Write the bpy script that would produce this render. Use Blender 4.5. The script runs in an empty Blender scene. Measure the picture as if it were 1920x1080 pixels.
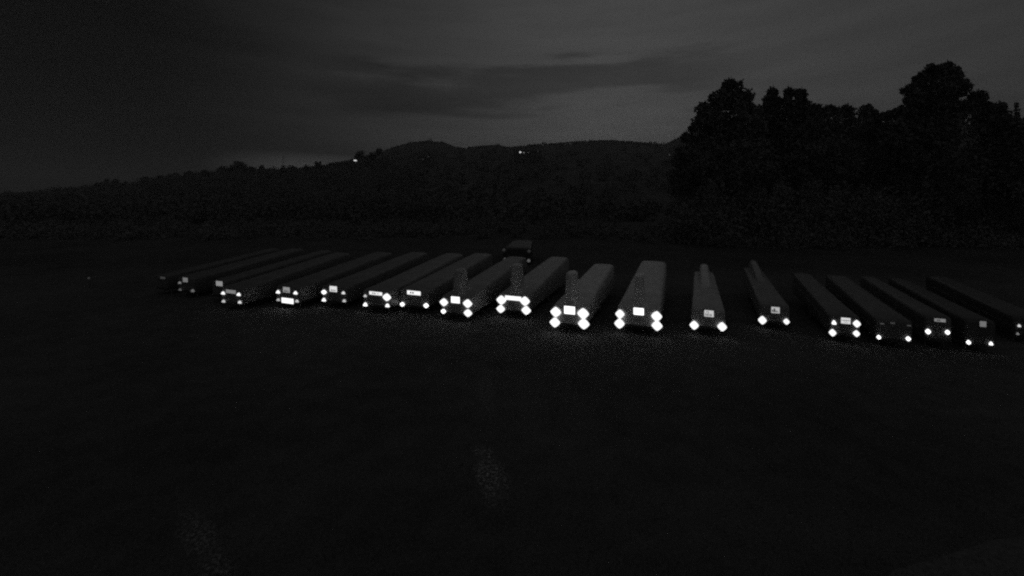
import bpy, math, random
import numpy as np
from mathutils import Matrix, Vector, Euler

R = math.radians
rnd = random.Random(22)
sc = bpy.context.scene
col = sc.collection

# ------------------------------------------------------------------ camera
FPX, CX, HY, CAMH = 800.0, 960.0, 380.0, 6.7      # focal length in photo pixels, horizon row, camera height
cam_d = bpy.data.cameras.new('camera')
cam_d.sensor_width = 36.0
cam_d.lens = 36.0 * FPX / 1920.0
cam_d.shift_y = -(540.0 - HY) / 1920.0
cam_d.clip_start = 0.1
cam_d.clip_end = 6000.0
cam = bpy.data.objects.new('camera', cam_d)
cam.location = (0, 0, CAMH)
cam.rotation_euler = (R(90), 0, 0)
col.objects.link(cam)
sc.camera = cam

# ------------------------------------------------------------------ sky (grey pre-dawn, infrared monochrome)
world = bpy.data.worlds.new('World')
sc.world = world
world.use_nodes = True
wn, wl = world.node_tree.nodes, world.node_tree.links
wn.clear()


def wnode(kind, **kw):
    n = wn.new(kind)
    for k, v in kw.items():
        setattr(n, k, v)
    return n


def wmath(op, a, b=None, c=None, clamp=False):
    n = wnode('ShaderNodeMath', operation=op, use_clamp=clamp)
    for i, v in enumerate((a, b, c)):
        if v is None:
            continue
        if isinstance(v, (int, float)):
            n.inputs[i].default_value = v
        else:
            wl.new(v, n.inputs[i])
    return n.outputs[0]


def wramp(v, a, b, c, d):
    n = wnode('ShaderNodeMapRange', interpolation_type='SMOOTHSTEP')
    wl.new(v, n.inputs[0])
    for i, x in enumerate((a, b, c, d)):
        n.inputs[i + 1].default_value = x
    return n.outputs[0]


SUN_AZ, SUN_EL = R(14.0), R(1.0)                       # azimuth to the right of the view axis
sky = wnode('ShaderNodeTexSky', sky_type='NISHITA', sun_disc=False)
sky.sun_elevation = SUN_EL
sky.sun_rotation = SUN_AZ
sky.air_density = 1.0
sky.dust_density = 3.0
bw = wnode('ShaderNodeRGBToBW')
wl.new(sky.outputs[0], bw.inputs[0])
# compress the clear-sky gradient: thin high overcast evens the glow out
base = wmath('POWER', bw.outputs[0], 0.25)

tc = wnode('ShaderNodeTexCoord')
sep = wnode('ShaderNodeSeparateXYZ')
wl.new(tc.outputs['Generated'], sep.inputs[0])
az = wmath('ARCTAN2', sep.outputs[0], sep.outputs[1])
el = wmath('ARCSINE', sep.outputs[2])
comb = wnode('ShaderNodeCombineXYZ')
wl.new(wmath('MULTIPLY', az, 1.0), comb.inputs[0])
wl.new(wmath('MULTIPLY', el, 7.5), comb.inputs[1])


def wnoise(scale, detail, rough, off):
    m = wnode('ShaderNodeMapping')
    m.inputs['Location'].default_value = off
    wl.new(comb.outputs[0], m.inputs[0])
    n = wnode('ShaderNodeTexNoise')
    n.inputs['Scale'].default_value = scale
    n.inputs['Detail'].default_value = detail
    n.inputs['Roughness'].default_value = rough
    wl.new(m.outputs[0], n.inputs['Vector'])
    return n.outputs[0]


n_big = wnoise(1.3, 3, 0.5, (3.1, 0.4, 0))
n_arch = wnoise(2.1, 2, 0.5, (1.4, 5.1, 0))
n_fine = wnoise(4.2, 5, 0.55, (7.7, 2.2, 0))
# heavy cloud deck over the left of the view, thinning towards the dawn side; opens in a strip over the ridge
azw = wmath('ADD', az, wmath('MULTIPLY', wmath('SUBTRACT', n_big, 0.5), 0.35))
thin = wramp(azw, -0.76, 0.20, 0.07, 1.0)
thin = wmath('MAXIMUM', thin, wmath('MULTIPLY', wramp(azw, -1.2, -2.2, 0.0, 1.0), 1.0))     # the deck ends again behind the camera
thin = wmath('MAXIMUM', thin, wramp(el, 0.55, 1.1, 0.0, 1.0))                                # and overhead
gap = wmath('MULTIPLY', wramp(el, 0.125, 0.062, 0.0, 1.0), wramp(az, -0.68, -0.44, 0.0, 1.0))
thin = wmath('MAXIMUM', thin, wmath('MULTIPLY', gap, 1.7))
far_right = wmath('MAXIMUM', wramp(az, 0.25, 1.05, 1.0, 0.70), wramp(az, 1.05, 2.2, 0.70, 1.0))
# long flat cloud bank low in the middle of the sky
elw = wmath('ADD', el, wmath('ADD', wmath('MULTIPLY', wmath('SUBTRACT', n_fine, 0.5), 0.12), wmath('MULTIPLY', wmath('SUBTRACT', n_arch, 0.5), 0.22)))
bank = wmath('MULTIPLY', wramp(elw, 0.195, 0.240, 0.0, 1.0), wramp(elw, 0.325, 0.285, 0.0, 1.0))
bank = wmath('MULTIPLY', bank, wmath('MULTIPLY', wramp(az, -0.50, -0.25, 0.0, 1.0), wramp(az, 0.60, 0.30, 0.0, 1.0)))
bank = wmath('SUBTRACT', 1.0, wmath('MULTIPLY', bank, 0.42))
wisps = wramp(n_fine, 0.2, 0.8, 0.90, 1.10)
val = wmath('MULTIPLY', wmath('MULTIPLY', base, thin), wmath('MULTIPLY', wmath('MULTIPLY', bank, wisps), far_right))
bg = wnode('ShaderNodeBackground')
wl.new(val, bg.inputs['Color'])
bg.inputs['Strength'].default_value = 0.058
out = wnode('ShaderNodeOutputWorld')
wl.new(bg.outputs[0], out.inputs[0])

# ------------------------------------------------------------------ the last of the twilight from the dawn side
sun_d = bpy.data.lights.new('sun', 'SUN')
sun_d.energy = 0.012
sun_d.angle = R(40)
sun = bpy.data.objects.new('sun', sun_d)
sun.rotation_euler = Vector((math.sin(SUN_AZ), math.cos(SUN_AZ), 0.55)).to_track_quat('Z', 'Y').to_euler()
col.objects.link(sun)

vs = sc.view_settings
vs.view_transform = 'Standard'
vs.look = 'None'
vs.exposure = 0.0
vs.gamma = 1.0
vs.use_curve_mapping = False
sc.cycles.use_denoising = False
sc.cycles.filter_width = 2.2
sc.cycles.use_adaptive_sampling = True
sc.cycles.adaptive_threshold = 0.035
sc.cycles.adaptive_min_samples = 16
sc.cycles.max_bounces = 6
sc.cycles.sample_clamp_indirect = 2.0

# ------------------------------------------------------------------ materials (the picture is monochrome, so are the colours)


def mat(name, g, rough=0.7, vary=0.0, scale=5.0, spec=0.3, bump=0.0, metal=0.0):
    m = bpy.data.materials.new(name)
    m.use_nodes = True
    nt = m.node_tree
    b = nt.nodes['Principled BSDF']
    b.inputs['Base Color'].default_value = (g, g, g, 1)
    b.inputs['Roughness'].default_value = rough
    b.inputs['Metallic'].default_value = metal
    b.inputs['Specular IOR Level'].default_value = spec
    if vary or bump:
        co = nt.nodes.new('ShaderNodeTexCoord')
        n = nt.nodes.new('ShaderNodeTexNoise')
        n.inputs['Scale'].default_value = scale
        n.inputs['Detail'].default_value = 6
        n.inputs['Roughness'].default_value = 0.65
        nt.links.new(co.outputs['Object'], n.inputs['Vector'])
        r = nt.nodes.new('ShaderNodeMapRange')
        r.inputs[1].default_value, r.inputs[2].default_value = 0.3, 0.7
        r.inputs[3].default_value, r.inputs[4].default_value = g * (1 - vary), g * (1 + vary)
        nt.links.new(n.outputs[0], r.inputs[0])
        nt.links.new(r.outputs[0], b.inputs['Base Color'])
        if bump:
            bp = nt.nodes.new('ShaderNodeBump')
            bp.inputs['Strength'].default_value = bump
            bp.inputs['Distance'].default_value = 0.05
            nt.links.new(n.outputs[0], bp.inputs['Height'])
            nt.links.new(bp.outputs[0], b.inputs['Normal'])
    return m


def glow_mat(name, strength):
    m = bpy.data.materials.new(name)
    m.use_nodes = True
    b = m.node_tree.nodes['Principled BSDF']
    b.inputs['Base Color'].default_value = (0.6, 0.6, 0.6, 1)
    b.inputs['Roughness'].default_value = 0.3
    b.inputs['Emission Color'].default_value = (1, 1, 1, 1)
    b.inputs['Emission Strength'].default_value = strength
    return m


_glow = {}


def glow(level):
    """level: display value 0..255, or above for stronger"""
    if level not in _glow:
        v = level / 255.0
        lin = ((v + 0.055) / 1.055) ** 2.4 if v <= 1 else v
        _glow[level] = glow_mat('glowing_surface', lin)  # lamps and panes emit; reflectors and plates glow for returned light
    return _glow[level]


_paint = {}


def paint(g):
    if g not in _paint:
        _paint[g] = mat('trailer_paint_with_light', g, 0.45, 0.22, 1.6, 0.4)
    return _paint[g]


M_rubber = mat('rubber', 0.02, 0.8)
M_metal = mat('galvanised_steel', 0.30, 0.45, 0.2, 8.0, 0.5, 0.0, 0.6)
M_dark = mat('dark_steel', 0.05, 0.5, 0.2, 6.0)
M_bark = mat('bark', 0.05, 0.9, 0.4, 3.0, 0.1, 0.5)
M_leaf = mat('foliage', 0.14, 0.7, 0.45, 0.35, 0.15)
M_leaf2 = mat('foliage_pale', 0.17, 0.7, 0.4, 0.3, 0.15)
M_wood = mat('wood_canopy', 0.16, 0.8, 0.25, 0.05, 0.1)
M_hill = mat('hill_earth', 0.09, 0.95, 0.4, 0.03, 0.05)
M_grass = mat('grass_blades', 0.11, 0.7, 0.4, 0.6, 0.2)
M_ink = mat('plate_ink', 0.02, 0.6)
M_wall = mat('render_wall', 0.08, 0.9, 0.15, 0.5)
M_roof = mat('roof_tiles', 0.04, 0.9, 0.2, 0.6)
M_post = mat('post_paint', 0.12, 0.7, 0.15, 4.0)

# ------------------------------------------------------------------ mesh helpers


class MB:
    def __init__(self):
        self.v, self.f = [], []

    def add(self, vs_, fs_):
        o = len(self.v)
        self.v.extend(vs_)
        self.f.extend(tuple(i + o for i in f) for f in fs_)

    def box(self, x0, x1, y0, y1, z0, z1, bev=0.0):
        if bev <= 0:
            vs_ = [(x, y, z) for z in (z0, z1) for y in (y0, y1) for x in (x0, x1)]
            self.add(vs_, [(0, 2, 3, 1), (4, 5, 7, 6), (0, 1, 5, 4), (2, 6, 7, 3), (0, 4, 6, 2), (1, 3, 7, 5)])
            return
        rings = []
        for z, s in ((z0, bev), (z0 + bev, 0), (z1 - bev, 0), (z1, bev)):
            a, b, c, d = x0 + s, x1 - s, y0 + s, y1 - s
            k = bev * 0.6
            rings.append([(a + k, c, z), (b - k, c, z), (b, c + k, z), (b, d - k, z), (b - k, d, z), (a + k, d, z), (a, d - k, z), (a, c + k, z)])
        self.loft(rings)

    def loft(self, rings, cap=True):
        n = len(rings[0])
        vs_ = [p for r in rings for p in r]
        fs_ = []
        for i in range(len(rings) - 1):
            for j in range(n):
                k = (j + 1) % n
                fs_.append((i * n + j, i * n + k, (i + 1) * n + k, (i + 1) * n + j))
        if cap:
            fs_.append(tuple(reversed(range(n))))
            fs_.append(tuple(range((len(rings) - 1) * n, len(rings) * n)))
        self.add(vs_, fs_)

    def tube(self, pts, rad, n=8):
        rings = []
        for i, p in enumerate(pts):
            p = Vector(p)
            a = Vector(pts[max(i - 1, 0)])
            b = Vector(pts[min(i + 1, len(pts) - 1)])
            d = (b - a).normalized()
            u = d.orthogonal().normalized() if abs(d.z) > 0.95 else d.cross(Vector((0, 0, 1))).normalized()
            w = d.cross(u)
            r = rad[i] if isinstance(rad, (list, tuple)) else rad
            rings.append([tuple(p + u * (r * math.cos(t)) + w * (r * math.sin(t))) for t in [2 * math.pi * j / n for j in range(n)]])
        self.loft(rings)

    def cyl_x(self, x0, x1, cy, cz, r, n=20, r2=None):
        r2 = r if r2 is None else r2
        ring = lambda x, q: [(x, cy + q * math.cos(2 * math.pi * j / n), cz + q * math.sin(2 * math.pi * j / n)) for j in range(n)]
        e = (x1 - x0) * 0.18
        self.loft([ring(x0, r * 0.9), ring(x0 + e, r), ring(x1 - e, r2), ring(x1, r2 * 0.9)])

    def mesh(self, name, material, smooth=False):
        me = bpy.data.meshes.new(name)
        me.from_pydata(self.v, [], self.f)
        me.materials.append(material)
        if smooth:
            me.shade_smooth()
        me.update()
        return me

    def build(self, name, material, parent=None, smooth=False):
        o = bpy.data.objects.new(name, self.mesh(name, material, smooth))
        col.objects.link(o)
        o.parent = parent
        return o


def obj(name, me, parent=None):
    o = bpy.data.objects.new(name, me)
    col.objects.link(o)
    o.parent = parent
    return o


def tag(o, label=None, cat=None, group=None, kind=None):
    if label:
        o['label'] = label
    if cat:
        o['category'] = cat
    if group:
        o['group'] = group
    if kind:
        o['kind'] = kind
    return o


def empty(name, loc, rot=(0, 0, 0)):
    o = bpy.data.objects.new(name, None)
    o.empty_display_size = 0.3
    o.location = loc
    o.rotation_euler = rot
    col.objects.link(o)
    return o


def quads_mesh(name, centres, sizes, material, seed, flat=0.0, aspect=0.6):
    """one mesh of many small leaf-like faces, each its own orientation"""
    rs = np.random.RandomState(seed)
    c = np.asarray(centres, dtype=np.float64)
    n = len(c)
    a = rs.normal(size=(n, 3))
    a[:, 2] *= (1 - flat)
    a /= np.linalg.norm(a, axis=1)[:, None]
    b = rs.normal(size=(n, 3))
    b -= a * (a * b).sum(1)[:, None]
    b /= np.linalg.norm(b, axis=1)[:, None]
    s = np.asarray(sizes)[:, None] * rs.uniform(0.6, 1.25, (n, 1))
    a, b = a * s, b * s * aspect
    v = np.stack([c - a, c - a * 0.1 - b, c + a, c - a * 0.1 + b], axis=1).reshape(-1, 3)
    f = np.arange(4 * n).reshape(-1, 4)
    me = bpy.data.meshes.new(name)
    me.vertices.add(4 * n)
    me.vertices.foreach_set('co', v.ravel())
    me.loops.add(4 * n)
    me.loops.foreach_set('vertex_index', f.ravel().astype(np.int32))
    me.polygons.add(n)
    me.polygons.foreach_set('loop_start', np.arange(0, 4 * n, 4, dtype=np.int32))
    me.materials.append(material)
    me.update(calc_edges=True)
    me.validate()
    return me


def smooth01(t):
    t = max(0.0, min(1.0, t))
    return t * t * (3 - 2 * t)


def row_y(x):
    return 24.2 - 0.185 * x


def ground_z(x, y):
    z = -0.6 * smooth01((x - 11) / 12.0) * smooth01((y - 8) / 9.0)
    s = y - row_y(max(-40, min(40, x)))
    if s > 0:
        z += 0.03 * (math.sqrt(s * s + 1.0) - 1.0) if s < 60 else 0.03 * 59
    return z


def at(px, py, depth):
    return Vector(((px - CX) / FPX * depth, depth, CAMH - (py - HY) / FPX * depth))


# ------------------------------------------------------------------ ground
def ground_material():
    m = bpy.data.materials.new('airfield_grass')
    m.use_nodes = True
    nt = m.node_tree
    b = nt.nodes['Principled BSDF']
    b.inputs['Roughness'].default_value = 0.95
    b.inputs['Specular IOR Level'].default_value = 0.1
    N, Lk = nt.nodes, nt.links
    co = N.new('ShaderNodeTexCoord')

    def noise(s, d, r=0.6):
        n = N.new('ShaderNodeTexNoise')
        n.inputs['Scale'].default_value = s
        n.inputs['Detail'].default_value = d
        n.inputs['Roughness'].default_value = r
        Lk.new(co.outputs['Object'], n.inputs['Vector'])
        return n.outputs[0]

    def mth(op, a, b_=None, clamp=False):
        n = N.new('ShaderNodeMath')
        n.operation = op
        n.use_clamp = clamp
        for i, v in enumerate((a, b_)):
            if v is None:
                continue
            if isinstance(v, (int, float)):
                n.inputs[i].default_value = v
            else:
                Lk.new(v, n.inputs[i])
        return n.outputs[0]

    def rng(v, a, b_, c, d):
        n = N.new('ShaderNodeMapRange')
        n.interpolation_type = 'SMOOTHSTEP'
        Lk.new(v, n.inputs[0])
        for i, q in enumerate((a, b_, c, d)):
            n.inputs[i + 1].default_value = q
        return n.outputs[0]

    sp = N.new('ShaderNodeSeparateXYZ')
    Lk.new(co.outputs['Object'], sp.inputs[0])
    big, mid, fine = noise(0.12, 4), noise(1.1, 6), noise(14.0, 8, 0.75)

    def worn(cx, cy, lx, ly, ang):
        ca, sa = math.cos(ang), math.sin(ang)
        dx, dy = mth('SUBTRACT', sp.outputs[0], cx), mth('SUBTRACT', sp.outputs[1], cy)
        u = mth('ADD', mth('MULTIPLY', dx, ca / lx), mth('MULTIPLY', dy, sa / lx))
        w = mth('ADD', mth('MULTIPLY', dx, -sa / ly), mth('MULTIPLY', dy, ca / ly))
        d = mth('ADD', mth('MULTIPLY', u, u), mth('MULTIPLY', w, w))
        return rng(mth('ADD', d, mth('MULTIPLY', mth('SUBTRACT', mid, 0.5), 5.0)), 1.3, -0.6, 0.0, 1.0)

    dry = mth('MAXIMUM', worn(-0.55, 10.6, 1.35, 0.42, R(106)), mth('MULTIPLY', worn(-6.3, 8.6, 1.9, 0.30, R(-42)), 0.6))
    dry = mth('MAXIMUM', dry, mth('MULTIPLY', worn(-0.95, 15.5, 2.4, 0.35, R(96)), 0.35))
    dry = mth('MULTIPLY', dry, rng(fine, 0.47, 0.60, 0.0, 1.0))
    g = mth('ADD', rng(big, 0.3, 0.7, 0.085, 0.125), rng(fine, 0.3, 0.7, -0.03, 0.03))
    g = mth('ADD', g, rng(mid, 0.3, 0.7, -0.015, 0.015))
    g = mth('MULTIPLY', g, rng(sp.outputs[1], 34.0, 46.0, 1.0, 0.72))      # darker ground beyond the strip
    g = mth('ADD', g, mth('MULTIPLY', dry, 0.42))
    Lk.new(g, b.inputs['Base Color'])
    bp = N.new('ShaderNodeBump')
    bp.inputs['Strength'].default_value = 0.8
    bp.inputs['Distance'].default_value = 0.06
    Lk.new(fine, bp.inputs['Height'])
    Lk.new(bp.outputs[0], b.inputs['Normal'])
    return m


def grid_mesh(xs, ys, zf, name, material):
    vs_ = [(x, y, zf(x, y)) for y in ys for x in xs]
    n = len(xs)
    fs_ = [(j * n + i, j * n + i + 1, (j + 1) * n + i + 1, (j + 1) * n + i) for j in range(len(ys) - 1) for i in range(n - 1)]
    me = bpy.data.meshes.new(name)
    me.from_pydata(vs_, [], fs_)
    me.materials.append(material)
    me.shade_smooth()
    return me


xs = [-2600, -900, -400, -200, -120, -80] + [x * 2.0 for x in range(-30, 31)] + [80, 120, 200, 400, 900, 2500]
ys = [-400, -100, -30, -10, 0] + [4 + y * 2.0 for y in range(0, 46)] + [110, 160, 260, 500, 1000, 2500]
tag(obj('ground', grid_mesh(xs, ys, ground_z, 'ground', ground_material())), kind='structure')

# short grass of the airfield in front of the row
rs = np.random.RandomState(5)
NB = 46000
gy = 6.5 + 24.0 * rs.uniform(0, 1, NB) ** 1.5
gx = rs.uniform(-1.35, 1.35, NB) * gy
gz = np.array([ground_z(float(a), float(b_)) for a, b_ in zip(gx, gy)])
gh = rs.uniform(0.03, 0.085, NB)
ga = rs.uniform(0, 2 * np.pi, NB)
lean = rs.normal(0, 0.03, (NB, 2))
v = np.zeros((NB, 3, 3))
v[:, 0] = np.stack([gx - 0.008 * np.cos(ga), gy - 0.008 * np.sin(ga), gz - 0.005], 1)
v[:, 1] = np.stack([gx + 0.008 * np.cos(ga), gy + 0.008 * np.sin(ga), gz - 0.005], 1)
v[:, 2] = np.stack([gx + lean[:, 0], gy + lean[:, 1], gz + gh], 1)
me = bpy.data.meshes.new('mown_grass')
me.vertices.add(3 * NB)
me.vertices.foreach_set('co', v.ravel())
me.loops.add(3 * NB)
me.loops.foreach_set('vertex_index', np.arange(3 * NB, dtype=np.int32))
me.polygons.add(NB)
me.polygons.foreach_set('loop_start', np.arange(0, 3 * NB, 3, dtype=np.int32))
me.materials.append(M_grass)
me.update(calc_edges=True)
tag(obj('mown_grass', me), 'short mown grass of the airfield in front of the trailers', 'grass', kind='stuff')

# pale gravel path just entering the bottom right corner
pth = MB()
edge = [(5.9, 7.2), (7.0, 7.75), (8.2, 8.15), (9.6, 8.45), (11.2, 8.65), (13.5, 8.7)]
pth.add([(x, y + 0.06 * math.sin(i * 2.3), ground_z(x, y) + 0.006) for i, (x, y) in enumerate(edge)] + [(x + 0.3, 4.0, 0.006) for x, y in edge],
        [(i, i + 6, i + 7, i + 1) for i in range(5)])
tag(pth.build('gravel_path', mat('gravel', 0.125, 0.95, 0.35, 9.0, 0.1, 0.4)), kind='structure')

# ------------------------------------------------------------------ hills behind the field
def interp(tab, x):
    if x <= tab[0][0]:
        return tab[0][1]
    for (a, b_), (c, d) in zip(tab, tab[1:]):
        if x <= c:
            t = (x - a) / (c - a)
            return b_ + (d - b_) * t
    return tab[-1][1]


NEAR_TOP = [(-900, 374), (-200, 370), (0, 367), (100, 357), (160, 352), (250, 343), (330, 329), (400, 322), (470, 318), (560, 316), (610, 309), (650, 301),
        (690, 296), (730, 300), (800, 322), (900, 350), (1040, 375), (1200, 380)]
NEAR = [(a, b_ + 6) for a, b_ in NEAR_TOP]        # the earth lies below the tree tops
FAR = [(-1500, 372), (0, 372), (300, 345), (500, 330), (600, 318), (640, 306), (690, 294), (720, 285), (745, 276), (770, 269), (800, 266), (830, 268.5), (850, 277), (870, 280), (900, 276),
       (930, 274), (957, 278), (990, 274), (1060, 269), (1100, 266), (1150, 265), (1200, 269), (1247, 273), (1265, 263), (1300, 250), (1360, 238), (1500, 234),
       (1700, 236), (1900, 246), (2200, 280), (3200, 340)]


def hill(name, tab, z0, zr, px0, px1, step, jag):
    r2 = random.Random(9)
    prof = [0, .03, .08, .15, .25, .37, .5, .63, .75, .86, .94, 1.0]
    cols = []
    x = px0
    while x <= px1:
        cols.append(x)
        x += step
    vs_, fs_ = [], []
    for px in cols:
        h = CAMH + (HY - interp(tab, px)) / FPX * zr
        u = (px - CX) / FPX
        for t in prof:
            d = z0 + (zr - z0) * t
            g = ground_z(u * d, d) * (1 - t)
            vs_.append((u * d, d, g + h * t ** 1.15 + r2.uniform(-jag, jag) * (0.35 + t) - (0.4 if t == 0 else 0)))
        vs_.append((u * zr * 1.25, zr * 1.25, h * 0.55))
        vs_.append((u * zr * 1.6, zr * 1.6, -5))
    n = len(prof) + 2
    for i in range(len(cols) - 1):
        for j in range(n - 1):
            fs_.append((i * n + j, (i + 1) * n + j, (i + 1) * n + j + 1, i * n + j + 1))
    me_ = bpy.data.meshes.new(name)
    me_.from_pydata(vs_, [], fs_)
    me_.materials.append(M_hill)
    me_.shade_smooth()
    return tag(obj(name, me_), kind='structure')


NZ0, NZR, FZ0, FZR = 95.0, 340.0, 120.0, 640.0
hill('hillside', NEAR, NZ0, NZR, -900, 1200, 14, 0.5)
hill('far_hill', FAR, FZ0, FZR, -600, 2500, 16, 1.0)


def hill_pt(tab, z0, zr, px, t):
    h = CAMH + (HY - interp(tab, px)) / FPX * zr
    u = (px - CX) / FPX
    d = z0 + (zr - z0) * t
    return u * d, d, ground_z(u * d, d) * (1 - t) + h * t ** 1.15


# closed canopy of the wood on the slopes: one mass
cent, size = [], []
rs = np.random.RandomState(31)


def scatter(tab, z0, zr, px0, px1, n, rr, per, leaf, tpow, tmin=0.0, lift=0.45):
    for _ in range(n):
        px = rs.uniform(px0, px1)
        t = tmin + (1 - tmin) * rs.uniform(0, 1) ** tpow
        x, y, z = hill_pt(tab, z0, zr, px, t)
        r_ = rr * rs.uniform(0.6, 1.25)
        d = rs.normal(size=(per, 3))
        d /= np.linalg.norm(d, axis=1)[:, None]
        d *= rs.uniform(0.55, 1.0, (per, 1)) * r_
        d[:, 2] = np.abs(d[:, 2]) * 1.15
        cent.append(d + np.array([x, y, z + r_ * lift * rs.uniform(0.2, 1)]))
        size.append(np.full(per, leaf * rs.uniform(0.7, 1.2)))


scatter(NEAR, NZ0, NZR, -150, 1100, 1000, 3.6, 130, 0.50, 1.2)
scatter(NEAR, NZ0, NZR, -150, 740, 620, 2.4, 80, 0.45, 1.0, 0.96, 0.35)
scatter(FAR, FZ0, FZR, -150, 2050, 1300, 3.6, 90, 0.75, 1.5)
scatter(FAR, FZ0, FZR, 560, 1330, 1000, 2.2, 34, 0.75, 1.0, 0.975, 0.05)
wood = obj('hillside_wood', quads_mesh('hillside_wood', np.concatenate(cent), np.concatenate(size), M_wood, 4))
tag(wood, 'unbroken dark wood covering the hills behind the field', 'wood', kind='stuff')

# rough hedge growth at the far edge of the field
cent, size = [], []
for _ in range(620):
    px = rs.uniform(-80, 2000)
    d0 = rs.uniform(64, 92) - 8 * smooth01((px - 1150) / 300)
    x = (px - CX) / FPX * d0
    r_ = rs.uniform(0.7, 1.7) * (1 + 0.9 * smooth01((px - 1200) / 250))
    d = rs.normal(size=(90, 3))
    d /= np.linalg.norm(d, axis=1)[:, None]
    d *= rs.uniform(0.4, 1.0, (90, 1)) * r_
    d[:, 2] = np.abs(d[:, 2]) * 1.2
    cent.append(d + np.array([x, d0, ground_z(x, d0) + 0.1]))
    size.append(np.full(90, 0.22))
for _ in range(170):
    px = rs.uniform(1270, 2000)
    d0 = rs.uniform(60, 84)
    x = (px - CX) / FPX * d0
    r_ = rs.uniform(3.0, 5.0) * (0.6 + 0.4 * smooth01((px - 1270) / 60))
    d = rs.normal(size=(700, 3))
    d /= np.linalg.norm(d, axis=1)[:, None]
    d *= rs.uniform(0.3, 1.0, (700, 1)) * r_
    d[:, 2] = np.abs(d[:, 2]) * 2.0
    cent.append(d + np.array([x, d0, ground_z(x, d0) + 0.1]))
    size.append(np.full(700, 0.27))
tag(obj('hedge_growth', quads_mesh('hedge_growth', np.concatenate(cent), np.concatenate(size), mat('scrub', 0.19, 0.8, 0.3, 0.4, 0.1), 8)),
    'tangled dark scrub along the far edge of the grass field', 'scrub', kind='stuff')

# ------------------------------------------------------------------ trees at the right: crown clumps given as (px, py, radius) in the photograph
def clump(cx, cy, cz, r, n, leaf, rs_, squash=1.0):
    d = rs_.normal(size=(n, 3))
    d /= np.linalg.norm(d, axis=1)[:, None]
    lob = 1 + 0.22 * np.sin(d[:, 0] * 5 + cx) * np.cos(d[:, 2] * 6 + cz) + 0.15 * np.sin(d[:, 1] * 9 + cy + d[:, 2] * 8)
    d *= (rs_.uniform(0.12, 1.0, (n, 1)) ** 0.5) * r * lob[:, None]
    d[:, 2] *= squash
    return d + np.array([cx, cy, cz])


def tree(label, depth, base_px, clumps, seed, leafmat, leaf=0.30, dens=1.0, name='broadleaf_tree', cat='tree'):
    rs_ = np.random.RandomState(seed)
    r2 = random.Random(seed)
    bx = (base_px - CX) / FPX * depth
    bz = ground_z(bx, depth)
    root = empty(name, (bx, depth, bz))
    tag(root, label, cat, 'trees at the right edge of the field')
    C, tops = [], []
    k = depth / FPX
    for (px, py, r) in clumps:
        p = at(px, py, depth)
        rr = r * k
        dy = r2.uniform(-0.5, 0.5) * min(5.0, rr * 1.4)
        n = int(dens * (220 + 150 * rr * rr))
        C.append(clump(p.x - bx, dy, p.z - bz, rr, n, leaf, rs_))
        tops.append((p.x - bx, dy, p.z - bz, rr))
        for _ in range(int(3 + rr * 3)):           # loose sprays that break the outline
            a = r2.uniform(0, 2 * math.pi)
            e = r2.uniform(-0.4, 1.2)
            q = (p.x - bx + rr * math.cos(a) * math.cos(e) * 0.92, dy + rr * math.sin(a) * math.cos(e), p.z - bz + rr * math.sin(e) * 0.92)
            C.append(clump(*q, rr * r2.uniform(0.12, 0.30), int(26 * dens) + 8, leaf, rs_))
    C = np.concatenate(C)
    obj('crown', quads_mesh('crown', C, np.full(len(C), leaf), leafmat, seed), root)
    H = max(t[2] for t in tops)
    tr = MB()
    pts = [(0.25 * math.sin(i * 1.7 + seed), 0.2 * math.cos(i * 1.3), H * 0.80 * i / 6 - (0.15 if i == 0 else 0)) for i in range(7)]
    tr.tube(pts, [0.022 * H * (1 - 0.78 * i / 6) + 0.05 for i in range(7)], 8)
    trunk = tr.build('trunk', M_bark, root, True)
    for (x, y, z, rr) in tops:
        i = min(5, max(1, int((z - rr) / (H * 0.8) * 6)))
        a = Vector(pts[i])
        b_ = Vector((x, y, z))
        lm = MB()
        mid_ = a.lerp(b_, 0.5) + Vector((0, 0, -0.08 * (b_ - a).length))
        lm.tube([a, mid_, b_, b_ + (b_ - mid_) * 0.3], [0.012 * H, 0.008 * H, 0.005 * H, 0.02], 6)
        lm.build('limb', M_bark, trunk, True)
    return root


D = 68.0
tree('broad rounded tree at the left end of the right hand tree group', D, 1365,
     [(1374, 167, 19), (1349, 189, 19), (1395, 184, 14), (1322, 206, 14), (1311, 230, 12), (1352, 232, 38), (1392, 240, 34), (1376, 196, 22), (1400, 205, 16), (1335, 212, 20), (1330, 300, 42), (1390, 320, 50)], 101, M_leaf2)
tree('small rounded treetop just right of the broad rounded tree', D + 2, 1444,
     [(1446, 175, 9), (1440, 192, 12), (1453, 195, 11), (1446, 232, 30), (1444, 208, 16), (1425, 212, 14), (1445, 300, 46)], 102, M_leaf)
tree('tousled treetop between the two small dips, third from left in the right hand group', D - 1, 1494,
     [(1484, 173, 9), (1499, 178, 10), (1475, 189, 8), (1507, 190, 9), (1492, 198, 13), (1478, 205, 12), (1508, 208, 12), (1495, 236, 30), (1500, 300, 46)], 103, M_leaf)
tree('low ragged tree where the right hand skyline drops', D + 3, 1545,
     [(1533, 206, 12), (1556, 208, 13), (1545, 240, 34), (1545, 305, 46)], 104, M_leaf2)
tree('pale low double-headed tree in the middle of the skyline dip', D + 12, 1606,
     [(1594, 207, 11), (1620, 209, 11), (1577, 217, 8), (1638, 214, 7), (1610, 245, 34), (1605, 310, 48)], 105, M_leaf2)
tree('low tree with uneven top left beside the tallest tree', D + 4, 1668,
     [(1684, 212, 10), (1664, 217, 9), (1650, 221, 8), (1668, 250, 34), (1660, 315, 48)], 106, M_leaf)
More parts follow.
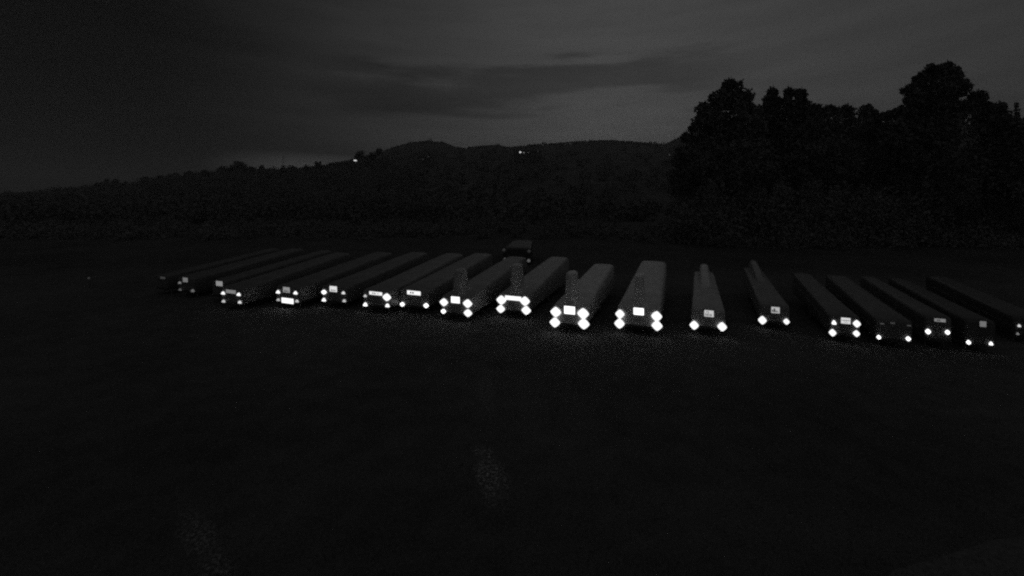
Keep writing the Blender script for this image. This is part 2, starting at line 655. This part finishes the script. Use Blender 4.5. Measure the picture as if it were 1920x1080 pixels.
tree('tallest tree with tousled double crown at the right', D - 6, 1756,
     [(1742, 137, 14), (1768, 131, 12), (1794, 140, 14), (1724, 150, 11), (1703, 170, 11), (1755, 168, 32), (1798, 166, 16), (1738, 200, 30), (1788, 210, 30), (1716, 186, 14), (1712, 215, 22), (1820, 200, 18),
      (1765, 245, 55), (1715, 265, 40), (1760, 330, 62)], 107, M_leaf)
tree('sloping shoulder tree right beside the tallest tree', D - 4, 1846,
     [(1826, 185, 12), (1848, 197, 11), (1866, 206, 10), (1842, 218, 22), (1836, 232, 26), (1872, 222, 12), (1862, 246, 28), (1850, 310, 56)], 108, M_leaf)
tree('low bush-like tree at the foot of the left end of the tree group', D + 5, 1292,
     [(1297, 243, 6), (1288, 258, 9), (1302, 268, 16), (1290, 300, 26), (1290, 345, 34)], 109, M_leaf2)
tree('dark tree cut by the right edge of the picture', D - 8, 1925,
     [(1890, 230, 10), (1914, 238, 14), (1950, 240, 24), (1925, 280, 40), (1915, 350, 55)], 110, M_leaf)
# lone conifer tip at the right edge
rsc = np.random.RandomState(61)
cd = D + 6
cx_ = (1906 - CX) / FPX * cd
con = empty('conifer_tree', (cx_, cd, ground_z(cx_, cd)))
tag(con, 'slim pointed conifer rising above the right edge of the tree group', 'tree', 'trees at the right edge of the field')
Hc = at(1906, 194, cd).z - con.location.z
cc = []
for i in range(38):
    z = Hc * (0.15 + 0.85 * i / 37)
    rr = 0.12 + (Hc - z) * 0.15
    for a in range(9):
        an = a * 0.7 + i * 1.3 + rsc.uniform(-.2, .2)
        for q in np.linspace(0.15, 1, 9):
            cc.append((rr * q * math.cos(an) + rsc.normal(0, .06), rr * q * math.sin(an) + rsc.normal(0, .06), z - 0.35 * rr * q + rsc.normal(0, .08)))
obj('crown', quads_mesh('crown', np.array(cc), np.full(len(cc), 0.2), M_leaf, 62), con)
tb = MB()
tb.tube([(0, 0, -0.1), (0, 0, Hc * 0.5), (0, 0, Hc * 0.98)], [0.28, 0.16, 0.02], 8)
tb.build('trunk', M_bark, con, True)

# ------------------------------------------------------------------ separate trees on the left skyline
def ridge_meshes(seed):
    rs_ = np.random.RandomState(seed)
    c = []
    for _ in range(15):
        a, e = rs_.uniform(0, 6.28), rs_.uniform(-1.0, 1.0)
        q = rs_.uniform(0.25, 0.62)
        c.append(clump(0.55 * math.cos(a) * (1 - .3 * e), 0.55 * math.sin(a) * (1 - .3 * e), 1.0 + 0.55 * e, q * 0.8, 110, 0.1, rs_))
    c = np.concatenate(c)
    t = MB()
    t.tube([(0, 0, -0.2), (0.02, 0, 0.5), (0, 0.03, 1.2)], [0.07, 0.05, 0.02], 6)
    return quads_mesh('crown', c, np.full(len(c), 0.105), M_leaf, seed + 1), t.mesh('trunk', M_bark, True)


variants = [ridge_meshes(s) for s in (201, 202, 203)]
SKY = [(208, 330, 13, 'tallest treetop near the left edge of the left skyline'),
       (185, 341, 6, 'low treetop just left of the tallest far left treetop'),
       (232, 338, 6, 'low treetop just right of the tallest far left treetop'),
       (272, 332, 6, 'small treetop on the left skyline where the ridge starts to climb'),
       (300, 326, 6, 'round small treetop on the left skyline left of the two-tree gap'),
       (325, 320, 8, 'wide round treetop on the left skyline, third left of the bushy pair'),
       (354, 320, 7, 'flat small treetop on the left skyline, second left of the bushy pair'),
       (384, 320, 6, 'tiny treetop on the left skyline next left of the bushy pair'),
       (415, 301, 16, 'left tree of the bushy pair standing up from the left skyline'),
       (449, 300, 15, 'right tree of the bushy pair standing up from the left skyline'),
       (473, 312, 5, 'tiny treetop on the left skyline next right of the bushy pair'),
       (491, 310, 7, 'rounded treetop on the bright strip, second right of the bushy pair'),
       (531, 309, 5, 'tiny treetop below the faint mast on the bright strip'),
       (551, 310, 6, 'small treetop next right of the faint mast'),
       (575, 308, 5, 'tiny treetop on the bright strip before the ridge rises'),
       (597, 304, 7, 'round treetop where the bright strip ends'),
       (622, 302, 6, 'low treetop on the ridge left of the lit street lamp'),
       (682, 278, 13, 'dark blocky tree on the ridge just right of the lit street lamp'),
       (699, 285, 6, 'lower tree right against the blocky tree by the lit street lamp'),
       (711, 279, 6, 'thin pointed tree on the ridge, second right of the blocky tree')]
for i, (px, py, r, lab) in enumerate(SKY):
    d = NZR - 6 - 2.5 * (i % 4)
    top = at(px, py, d)
    s = 1.25 * r / FPX * d
    o = empty('ridge_tree', (top.x, d, top.z - (1.85 + 0.15 * (i % 3)) * s), (0, 0, i * 1.9))
    o.scale = (s * (0.85 + 0.13 * (i * 7 % 4)), s, s * (0.9 + 0.1 * (i * 5 % 4)))
    tag(o, lab, 'tree', 'trees along the left skyline')
    cm, tm = variants[i % 3]
    obj('crown', cm, o)
    obj('trunk', tm, o)

# faint lattice mast over the bright strip
d = NZR - 4
mp = at(531, 318, d)
mast = empty('lattice_mast', mp)
tag(mast, 'faint thin lattice mast on the bright part of the left skyline', 'mast')
mh = at(531, 292, d).z - mp.z
for (sx, sy) in ((-1, -1), (1, -1), (1, 1), (-1, 1)):
    q = MB()
    q.tube([(sx * 0.5, sy * 0.5, -2), (sx * 0.08, sy * 0.08, mh)], 0.05, 5)
    q.build('leg', M_dark, mast)
for i in range(4):
    q = MB()
    z = mh * (0.3 + 0.2 * i)
    w = 1.3 - 0.2 * i
    q.tube([(-w, 0, z), (w, 0, z)], 0.05, 5)
    q.build('cross_arm', M_dark, mast)

# ------------------------------------------------------------------ lights on the hills
def street_lamp(px, py, d, hgt, arm, level, label, postlit=None):
    p = at(px, py, d)
    o = empty('street_lamp', (p.x, d, p.z - hgt))
    tag(o, label, 'street lamp', 'lamps on the dark hills')
    q = MB()
    q.tube([(arm * 0.5, 0, -1.5), (arm * 0.5, 0, hgt * 0.9), (arm * 0.35, 0, hgt), (-arm * 0.1, 0, hgt + 0.05)], [0.12, 0.09, 0.07, 0.06], 8)
    q.build('post', M_metal, o, True)
    q = MB()
    q.box(-arm * 0.6, arm * 0.45, -0.35, 0.2, hgt - 0.25, hgt + 0.35, 0.08)
    q.build('lamp_head', glow(level), o)
    if postlit:
        q = MB()
        q.box(arm * 0.10, arm * 0.48, -0.45, -0.1, hgt - 1.9, hgt - 0.3, 0.08)
        q.build('lit_post_glow', glow(postlit), o)  # added glowing piece, stands for the post lit by its own lamp
    return o


street_lamp(666.5, 301, 275.0, 2.6, 1.7, 250, 'bright hooked street lamp on the left ridge beside the blocky tree', 120)
street_lamp(480, 329, 290.0, 2.0, 0.5, 75, 'very faint lamp below the left skyline right of the bushy pair')
street_lamp(1255, 290, 400.0, 2.5, 0.8, 85, 'faint lone lamp on the hill left of the tree group')


def building(px0, px1, py, d, lights, label):
    a, b_ = at(px0, py, d), at(px1, py, d)
    w = b_.x - a.x
    o = empty('hill_building', ((a.x + b_.x) / 2, d, a.z - 2.2))
    tag(o, label, 'building', 'buildings on the dark hills')
    q = MB()
    q.box(-w / 2, w / 2, 0, 7, -6, 3.2)
    q.build('wall', M_wall, o)
    q = MB()
    q.add([(-w / 2 - .5, -.6, 3.15), (w / 2 + .5, -.6, 3.15), (w / 2 + .5, 7.6, 3.15), (-w / 2 - .5, 7.6, 3.15), (-w / 2 - .5, 3.5, 4.8), (w / 2 + .5, 3.5, 4.8)],
          [(0, 1, 5, 4), (2, 3, 4, 5), (1, 2, 5), (3, 0, 4), (3, 2, 1, 0)])
    q.build('roof', M_roof, o)
    for (px, hy, ww, hh, lev) in lights:
        x = at(px, py, d).x - o.location.x
        z = 2.2 + (py - hy) / FPX * d
        ww, hh = ww * d / 600.0, hh * d / 600.0
        q = MB()
        q.box(x - ww / 2 - .15, x + ww / 2 + .15, -0.08, 0.02, z - hh / 2 - .15, z + hh / 2 + .15)
        f = q.build('window', M_dark, o)
        q = MB()
        q.box(x - ww / 2, x + ww / 2, -0.14, -0.081, z - hh / 2, z + hh / 2)
        q.build('pane', glow(lev), f)
    return o


building(964, 1014, 286, 380.0, [(975.5, 285.5, 2.4, 2.0, 235), (982, 286.3, 2.4, 1.3, 110), (990.5, 285.8, 1.8, 1.2, 70), (1008.5, 283.5, 1.1, 1.8, 55)],
         'long low building with a row of lit windows under the middle ridge')
building(784, 808, 297, 320.0, [(793, 298.5, 3.6, 0.9, 38), (803.5, 294, 1.2, 1.4, 62)], 'small building with one dim lit window under the rounded hill')

# ------------------------------------------------------------------ trailers
YAW = R(23.0)
PITCH = math.atan(0.028)


def section(hw, zb, zt, y, k=0.72, e=5.0, n=26):
    zc = zb + k * (zt - zb)
    pts = [(-hw * 0.94, y, zb), (-hw, y, zb + 0.07)]
    for i in range(n + 1):
        t = math.pi * (1 - i / n)
        c, s = math.cos(t), math.sin(t)
        pts.append((hw * math.copysign(abs(c) ** (2 / e), c), y, zc + (zt - zc) * abs(s) ** (2 / e)))
    pts += [(hw, y, zb + 0.07), (hw * 0.94, y, zb)]
    return pts


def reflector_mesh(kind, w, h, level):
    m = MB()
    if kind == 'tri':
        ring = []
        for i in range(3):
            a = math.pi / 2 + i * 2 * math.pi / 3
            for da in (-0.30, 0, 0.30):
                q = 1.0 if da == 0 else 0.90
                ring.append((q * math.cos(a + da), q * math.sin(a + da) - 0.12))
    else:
        e = 1.3 if kind == 'round' else 5.0  # diamond outline takes in the bloom of the glare
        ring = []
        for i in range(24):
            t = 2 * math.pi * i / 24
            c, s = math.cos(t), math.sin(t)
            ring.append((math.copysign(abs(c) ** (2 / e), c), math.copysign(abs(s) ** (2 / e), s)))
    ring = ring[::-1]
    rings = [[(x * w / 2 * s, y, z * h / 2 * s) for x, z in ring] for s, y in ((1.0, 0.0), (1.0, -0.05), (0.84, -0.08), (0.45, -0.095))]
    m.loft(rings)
    return m.mesh('reflector', glow(level))  # own emission in place of infrared light thrown back


def trailer(label, refs, plates, hz=0.5, L=9.4, zr=1.38, hf=2.0, g=0.3, fin=None, mx=0.12, anchor=None, name='glider_trailer', yaw=YAW, width=None, taper=0.82, finw=0.23, fint=3.05):
    """refs: (px, py, size px, level, kind); plates: (px, py, w px, h px, level, marks); all as seen in the photograph"""
    if anchor is None:
        low = sorted(refs, key=lambda r: -r[1])[:2]
        ax, ay = sum(r[0] for r in low) / len(low), sum(r[1] for r in low) / len(low)
    else:
        ax, ay = anchor
    gz_ = 0.0
    for _ in range(12):
        Z = FPX * (CAMH - gz_ - hz) / (ay - HY)
        X = (ax - CX) / FPX * Z
        gz_ = ground_z(X, Z)
    root = empty(name, (X, Z, gz_), (PITCH, 0, -yaw))
    tag(root, label, 'trailer', 'trailers parked in a row on the grass')
    mw = Matrix.Translation((X, Z, gz_)) @ Euler((PITCH, 0, -yaw)).to_matrix().to_4x4()
    inv = mw.inverted()
    o_l = inv @ Vector((0, 0, CAMH))

    def loc(px, py, off):
        dl = (inv @ at(px, py, 10.0)) - o_l
        t = (-off - o_l.y) / dl.y
        return o_l + dl * t

    pr = [(loc(r[0], r[1], 0.05), r) for r in refs]
    pp = [(loc(p[0], p[1], 0.045), p) for p in plates]
    hw = (max(abs(p.x) for p, _ in pr) + mx) if (pr and width is None) else (width or 1.4) / 2
    ztop = max([zr] + [p.z + 0.17 for p, _ in pp] + [p.z + 0.1 for p, _ in pr])
    hf = max(hf, ztop + 0.25)
    P = paint(g)  # infrared falloff towards the row ends is put into this grey
    PF = paint(min(0.8, round(g * 1.5, 3)))  # lighter copy gives the housing's rear face light it lacks
    body = MB()
    st = [(0.0, .97, ztop - .04), (0.06, 1.0, ztop), (0.10, 1.0, ztop + .03), (0.25 * L, 1 - .26 * (1 - taper), ztop + .27 * (hf - ztop)), (0.45 * L, 1 - .46 * (1 - taper), ztop + .49 * (hf - ztop)), (0.62 * L, 1 - .65 * (1 - taper), ztop + .68 * (hf - ztop)),
          (0.78 * L, 1 - .82 * (1 - taper), ztop + .84 * (hf - ztop)), (0.90 * L, 1 - .94 * (1 - taper), ztop + .96 * (hf - ztop)), (0.965 * L, taper, hf), (0.98 * L, taper - .005, hf - .03), (0.99 * L, taper - .03, hf - .14), (L, taper - .10, hf - .55)]
    body.loft([section(hw * w, 0.42 + (0.25 if y > .97 * L else 0), z, y) for y, w, z in st])
    b = body.build('body', P, root, True)
    # long shut line of the lifting lid and its edge trim
    for sgn in (-1, 1):
        q = MB()
        q.loft([[(sgn * (hw * w + 0.002), y, .98 + dz), (sgn * (hw * w + 0.018), y, .98 + dz), (sgn * (hw * w + 0.018), y, 1.02 + dz), (sgn * (hw * w + 0.002), y, 1.02 + dz)]
                for y, w, dz in ((.1, 1.0, -.12), (.9 * L, 1 - .94 * (1 - taper), .15))])
        q.build('lid_trim', M_metal, b)
    # rear door panel, a little proud of the shell
    q = MB()
    q.loft([[(x * s, y, .5 + (z - .5) * s + .02 * (1 - s)) for x, _, z in section(hw * .88, 0.50, ztop - .10, 0)] for s, y in ((1, -.004), (1, -.022), (.985, -.03))])
    door = q.build('rear_door', P, root)
    q = MB()
    q.tube([(-.10, -.030, .74), (-.10, -.075, .74), (.10, -.075, .74), (.10, -.030, .74)], .012, 6)
    q.build('handle', M_metal, door)
    # light board and chassis
    q = MB()
    q.box(-hw * .98, hw * .98, -.03, .05, .36, .47, .012)
    q.build('light_board', M_dark, root)
    q = MB()
    for sgn in (-1, 1):
        q.box(sgn * hw * .55 - .04, sgn * hw * .55 + .04, .2, .9 * L, .30, .42)
    q.box(-hw * .9, hw * .9, .42 * L - .06, .42 * L + .06, .26, .36)
    q.build('chassis', M_metal, root)
    for sgn in (-1, 1):
        xw = sgn * (hw * .80)
        q = MB()
        q.cyl_x(xw - .09, xw + .09, .42 * L, .31, .31, 22)
        wh = q.build('wheel', M_rubber, root, False)
        q = MB()
        q.cyl_x(xw + sgn * .07 - .03, xw + sgn * .07 + .035, .42 * L, .31, .17, 16)
        q.build('rim', M_metal, wh)
        q = MB()
        rr = [(.42 * L + .40 * math.cos(a), .31 + .40 * math.sin(a)) for a in [R(10 + 160 * i / 8) for i in range(9)]]
        q.loft([[(xw - .13, y, z), (xw + .13, y, z), (xw + .13, y, z + .015), (xw - .13, y, z + .015)] for y, z in rr])
        q.build('mudguard', M_dark, root)
        q = MB()
        q.tube([(sgn * hw * .7, .35, .40), (sgn * hw * .7, .33, .01)], .025, 6)
        q.build('prop_stand', M_metal, root)
    q = MB()
    q.tube([(0, .80 * L, .34), (0, L + .9, .42)], .045, 8)
    q.tube([(0, L + .8, .42), (0, L + 1.05, .44)], .06, 8)
    q.build('drawbar', M_metal, root)
    q = MB()
    q.tube([(.09, L + .45, .62), (.09, L + .45, .16)], .025, 8)
    q.cyl_x(.05, .13, L + .45, .11, .11, 14)
    q.build('jockey_wheel', M_metal, root)
    # tail housings
    if fin == 'rear':
        q = MB()
        def fr(hw_, y0, y1, z):
            k_ = hw_ * .55
            return [(-hw_ + k_, y0, z), (hw_ - k_, y0, z), (hw_, y0 + k_, z), (hw_, y1 - k_ * 1.5, z), (hw_ * .35, y1, z), (-hw_ * .35, y1, z), (-hw_, y1 - k_ * 1.5, z), (-hw_, y0 + k_, z)]
        q.loft([fr(hw * .80, .03, 2.6, ztop - .16), fr(finw * 1.7, .04, 2.1, ztop + .10), fr(finw * 1.15, .05, 1.6, ztop + .32), fr(finw, .06, 1.35, ztop + .55),
                fr(finw, .12, 1.1, fint - .06), fr(finw * .86, .16, 1.02, fint)])
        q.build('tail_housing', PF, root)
    elif fin == 'front':
        q = MB()
        rings = []
        for y, h_ in ((.50 * L, .0), (.62 * L, .18), (.74 * L, .40), (.84 * L, .56), (.92 * L, .60), (.96 * L, .52), (.985 * L, .2)):
            zt = hf - .10 + h_ * 1.2
            rings.append(section(finw * 1.05, hf - .55, zt, y, .5, 3.0, 10))
        q.loft(rings)
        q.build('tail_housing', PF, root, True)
    # reflectors and plates, emitting what they would throw back of the camera's lamp
    across = math.cos(yaw) + math.sin(yaw) * X / Z          # how wide the turned tail end looks from here
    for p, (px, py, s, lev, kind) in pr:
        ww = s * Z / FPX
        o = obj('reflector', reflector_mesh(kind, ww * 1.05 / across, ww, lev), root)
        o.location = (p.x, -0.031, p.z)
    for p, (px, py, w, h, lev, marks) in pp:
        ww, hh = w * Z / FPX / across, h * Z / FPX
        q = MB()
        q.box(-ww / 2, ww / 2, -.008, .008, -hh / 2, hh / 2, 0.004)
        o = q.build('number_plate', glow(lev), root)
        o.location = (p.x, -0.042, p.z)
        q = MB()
        q.box(-ww / 2 - .012, ww / 2 + .012, -.004, .010, -hh / 2 - .012, hh / 2 + .012)
        fr_ = q.build('plate_frame', M_dark, root)
        fr_.location = (p.x, -0.0345, p.z)
        if marks:
            q = MB()
            for (u0, u1, v0, v1) in marks:
                q.box((u0 - .5) * ww, (u1 - .5) * ww, -.0125, -.009, (v0 - .5) * hh, (v1 - .5) * hh)
            q.build('plate_marking', M_ink if lev > 120 else M_dark, o)
    return root


B = 285            # blown-out reflector, its returned glare given as emission
MK_TWO = [(.12, .20, .12, .48), (.28, .36, .12, .48), (.42, .47, .1, .9), (.56, .64, .12, .44), (.70, .78, .12, .44), (.20, .34, .66, .80)]
MK_T13 = [(.08, .22, .25, .55), (.28, .46, .2, .75), (.52, .6, .2, .5), (.66, .74, .2, .42), (.06, .9, .18, .24)]
MK_LINE = [(.06, .94, .52, .62), (.3, .7, .24, .30)]
MK_STRIP = [(.22, .32, .3, .7), (.38, .50, .3, .7), (.60, .76, .42, .58)]
MK_SQ = [(.2, .34, .14, .40), (.44, .56, .14, .40), (.68, .8, .14, .40)]

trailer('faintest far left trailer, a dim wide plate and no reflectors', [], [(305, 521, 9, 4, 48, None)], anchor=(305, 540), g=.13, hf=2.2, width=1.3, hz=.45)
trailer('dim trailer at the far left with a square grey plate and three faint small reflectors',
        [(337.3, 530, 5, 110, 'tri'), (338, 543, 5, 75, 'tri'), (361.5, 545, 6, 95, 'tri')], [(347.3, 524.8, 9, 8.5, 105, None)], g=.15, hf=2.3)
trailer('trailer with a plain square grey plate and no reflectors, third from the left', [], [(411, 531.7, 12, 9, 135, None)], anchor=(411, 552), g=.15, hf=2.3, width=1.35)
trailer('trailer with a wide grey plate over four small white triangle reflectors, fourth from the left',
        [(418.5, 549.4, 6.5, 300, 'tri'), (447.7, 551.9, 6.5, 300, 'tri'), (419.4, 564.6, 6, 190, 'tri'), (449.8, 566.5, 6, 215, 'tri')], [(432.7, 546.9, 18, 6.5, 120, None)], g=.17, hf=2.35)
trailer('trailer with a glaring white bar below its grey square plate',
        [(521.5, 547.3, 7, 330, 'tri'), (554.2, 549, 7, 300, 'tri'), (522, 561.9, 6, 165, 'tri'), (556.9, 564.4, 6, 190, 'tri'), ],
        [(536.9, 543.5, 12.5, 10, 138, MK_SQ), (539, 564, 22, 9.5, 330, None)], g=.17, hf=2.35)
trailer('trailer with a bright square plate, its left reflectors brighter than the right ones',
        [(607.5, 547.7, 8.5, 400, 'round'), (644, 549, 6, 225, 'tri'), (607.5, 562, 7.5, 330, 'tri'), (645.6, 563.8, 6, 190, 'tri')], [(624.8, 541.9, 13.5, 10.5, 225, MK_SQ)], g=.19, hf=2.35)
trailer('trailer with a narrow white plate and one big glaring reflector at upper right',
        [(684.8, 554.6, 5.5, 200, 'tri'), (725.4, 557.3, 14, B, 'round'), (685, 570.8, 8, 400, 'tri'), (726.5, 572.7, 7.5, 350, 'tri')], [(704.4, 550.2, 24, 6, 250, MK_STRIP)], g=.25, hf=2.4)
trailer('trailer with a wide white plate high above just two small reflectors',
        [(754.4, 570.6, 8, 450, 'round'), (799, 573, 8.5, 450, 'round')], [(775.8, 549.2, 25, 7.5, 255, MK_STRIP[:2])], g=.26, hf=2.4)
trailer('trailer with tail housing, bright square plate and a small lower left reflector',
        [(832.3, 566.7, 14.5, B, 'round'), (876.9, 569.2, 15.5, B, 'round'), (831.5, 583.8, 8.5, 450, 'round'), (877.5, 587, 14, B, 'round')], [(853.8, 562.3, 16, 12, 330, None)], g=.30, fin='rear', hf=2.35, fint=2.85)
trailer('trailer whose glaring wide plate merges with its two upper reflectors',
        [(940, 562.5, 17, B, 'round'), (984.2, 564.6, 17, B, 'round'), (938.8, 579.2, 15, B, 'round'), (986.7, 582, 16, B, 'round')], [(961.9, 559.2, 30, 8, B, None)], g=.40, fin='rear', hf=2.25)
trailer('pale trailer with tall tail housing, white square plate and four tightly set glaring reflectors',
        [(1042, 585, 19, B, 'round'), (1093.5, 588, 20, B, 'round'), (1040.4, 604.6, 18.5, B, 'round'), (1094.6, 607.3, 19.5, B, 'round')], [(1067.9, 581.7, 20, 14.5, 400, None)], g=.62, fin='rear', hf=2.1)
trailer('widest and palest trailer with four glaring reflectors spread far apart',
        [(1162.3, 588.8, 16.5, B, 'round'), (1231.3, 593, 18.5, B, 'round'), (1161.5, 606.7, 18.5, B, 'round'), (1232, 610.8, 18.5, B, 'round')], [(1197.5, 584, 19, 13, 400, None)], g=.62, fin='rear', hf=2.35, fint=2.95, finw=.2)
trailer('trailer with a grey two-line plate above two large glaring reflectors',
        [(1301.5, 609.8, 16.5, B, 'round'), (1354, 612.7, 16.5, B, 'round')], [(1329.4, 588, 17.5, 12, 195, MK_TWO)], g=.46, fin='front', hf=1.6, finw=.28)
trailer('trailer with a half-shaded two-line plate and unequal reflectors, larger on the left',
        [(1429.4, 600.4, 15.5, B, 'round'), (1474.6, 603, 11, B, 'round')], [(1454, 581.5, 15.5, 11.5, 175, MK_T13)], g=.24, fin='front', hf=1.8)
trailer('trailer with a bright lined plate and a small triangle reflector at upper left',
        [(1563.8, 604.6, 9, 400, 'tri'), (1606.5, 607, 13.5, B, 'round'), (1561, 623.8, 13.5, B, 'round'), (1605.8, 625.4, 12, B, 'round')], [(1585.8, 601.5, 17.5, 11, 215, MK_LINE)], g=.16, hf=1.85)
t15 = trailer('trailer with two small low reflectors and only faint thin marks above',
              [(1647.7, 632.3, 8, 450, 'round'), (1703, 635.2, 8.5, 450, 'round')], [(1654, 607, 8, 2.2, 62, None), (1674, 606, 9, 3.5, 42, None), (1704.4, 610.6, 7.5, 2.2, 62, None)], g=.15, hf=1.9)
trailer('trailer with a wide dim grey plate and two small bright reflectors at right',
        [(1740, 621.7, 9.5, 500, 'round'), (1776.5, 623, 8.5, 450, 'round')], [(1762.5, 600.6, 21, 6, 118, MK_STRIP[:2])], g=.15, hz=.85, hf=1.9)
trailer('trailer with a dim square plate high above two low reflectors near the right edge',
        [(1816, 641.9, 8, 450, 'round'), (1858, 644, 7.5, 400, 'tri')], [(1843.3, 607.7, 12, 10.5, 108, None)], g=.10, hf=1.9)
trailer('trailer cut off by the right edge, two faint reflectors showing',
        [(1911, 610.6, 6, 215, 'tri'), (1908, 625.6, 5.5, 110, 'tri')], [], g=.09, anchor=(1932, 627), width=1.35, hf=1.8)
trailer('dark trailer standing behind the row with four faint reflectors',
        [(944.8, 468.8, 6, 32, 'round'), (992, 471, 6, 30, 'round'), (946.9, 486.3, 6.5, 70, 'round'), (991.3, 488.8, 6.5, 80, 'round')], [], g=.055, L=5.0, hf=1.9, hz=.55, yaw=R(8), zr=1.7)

# small reflector markers standing between the trailers
for px, py, lev, lab in ((477.5, 544.8, 62, 'lone faint reflector on a low stake between the wide grey plate and the glaring bar'),
                         (582.5, 542, 85, 'lone faint reflector on a low stake left of the bright square plate'),
                         (168, 521, 36, 'lone very faint reflector on a low stake far out at the left')):
    Z = FPX * (CAMH - 0.8) / (py - HY)
    X = (px - CX) / FPX * Z
    g0 = ground_z(X, Z)
    Z = FPX * (CAMH - g0 - 0.8) / (py - HY)
    X = (px - CX) / FPX * Z
    o = empty('marker_stake', (X, Z, ground_z(X, Z)))
    tag(o, lab, 'marker stake', 'reflector stakes between the trailers')
    q = MB()
    q.tube([(0, 0, -.1), (0, 0, .86)], .025, 8)
    q.build('stake', M_post, o)
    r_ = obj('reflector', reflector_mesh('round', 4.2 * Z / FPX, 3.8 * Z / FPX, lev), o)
    r_.location = (0, -.027, .8)

# ------------------------------------------------------------------ thin night air
hz_ = MB()
hz_.box(-2700, 2700, -450, 2600, -6.5, 170)
hm = bpy.data.materials.new('night_air')
hm.use_nodes = True
hm.node_tree.nodes.clear()
pv = hm.node_tree.nodes.new('ShaderNodeVolumePrincipled')
pv.inputs['Color'].default_value = (0.8, 0.8, 0.8, 1)
pv.inputs['Density'].default_value = 0.00055
mo = hm.node_tree.nodes.new('ShaderNodeOutputMaterial')
hm.node_tree.links.new(pv.outputs[0], mo.inputs['Volume'])
tag(hz_.build('haze', hm), 'thin grey night air over the whole field', 'haze', kind='stuff')
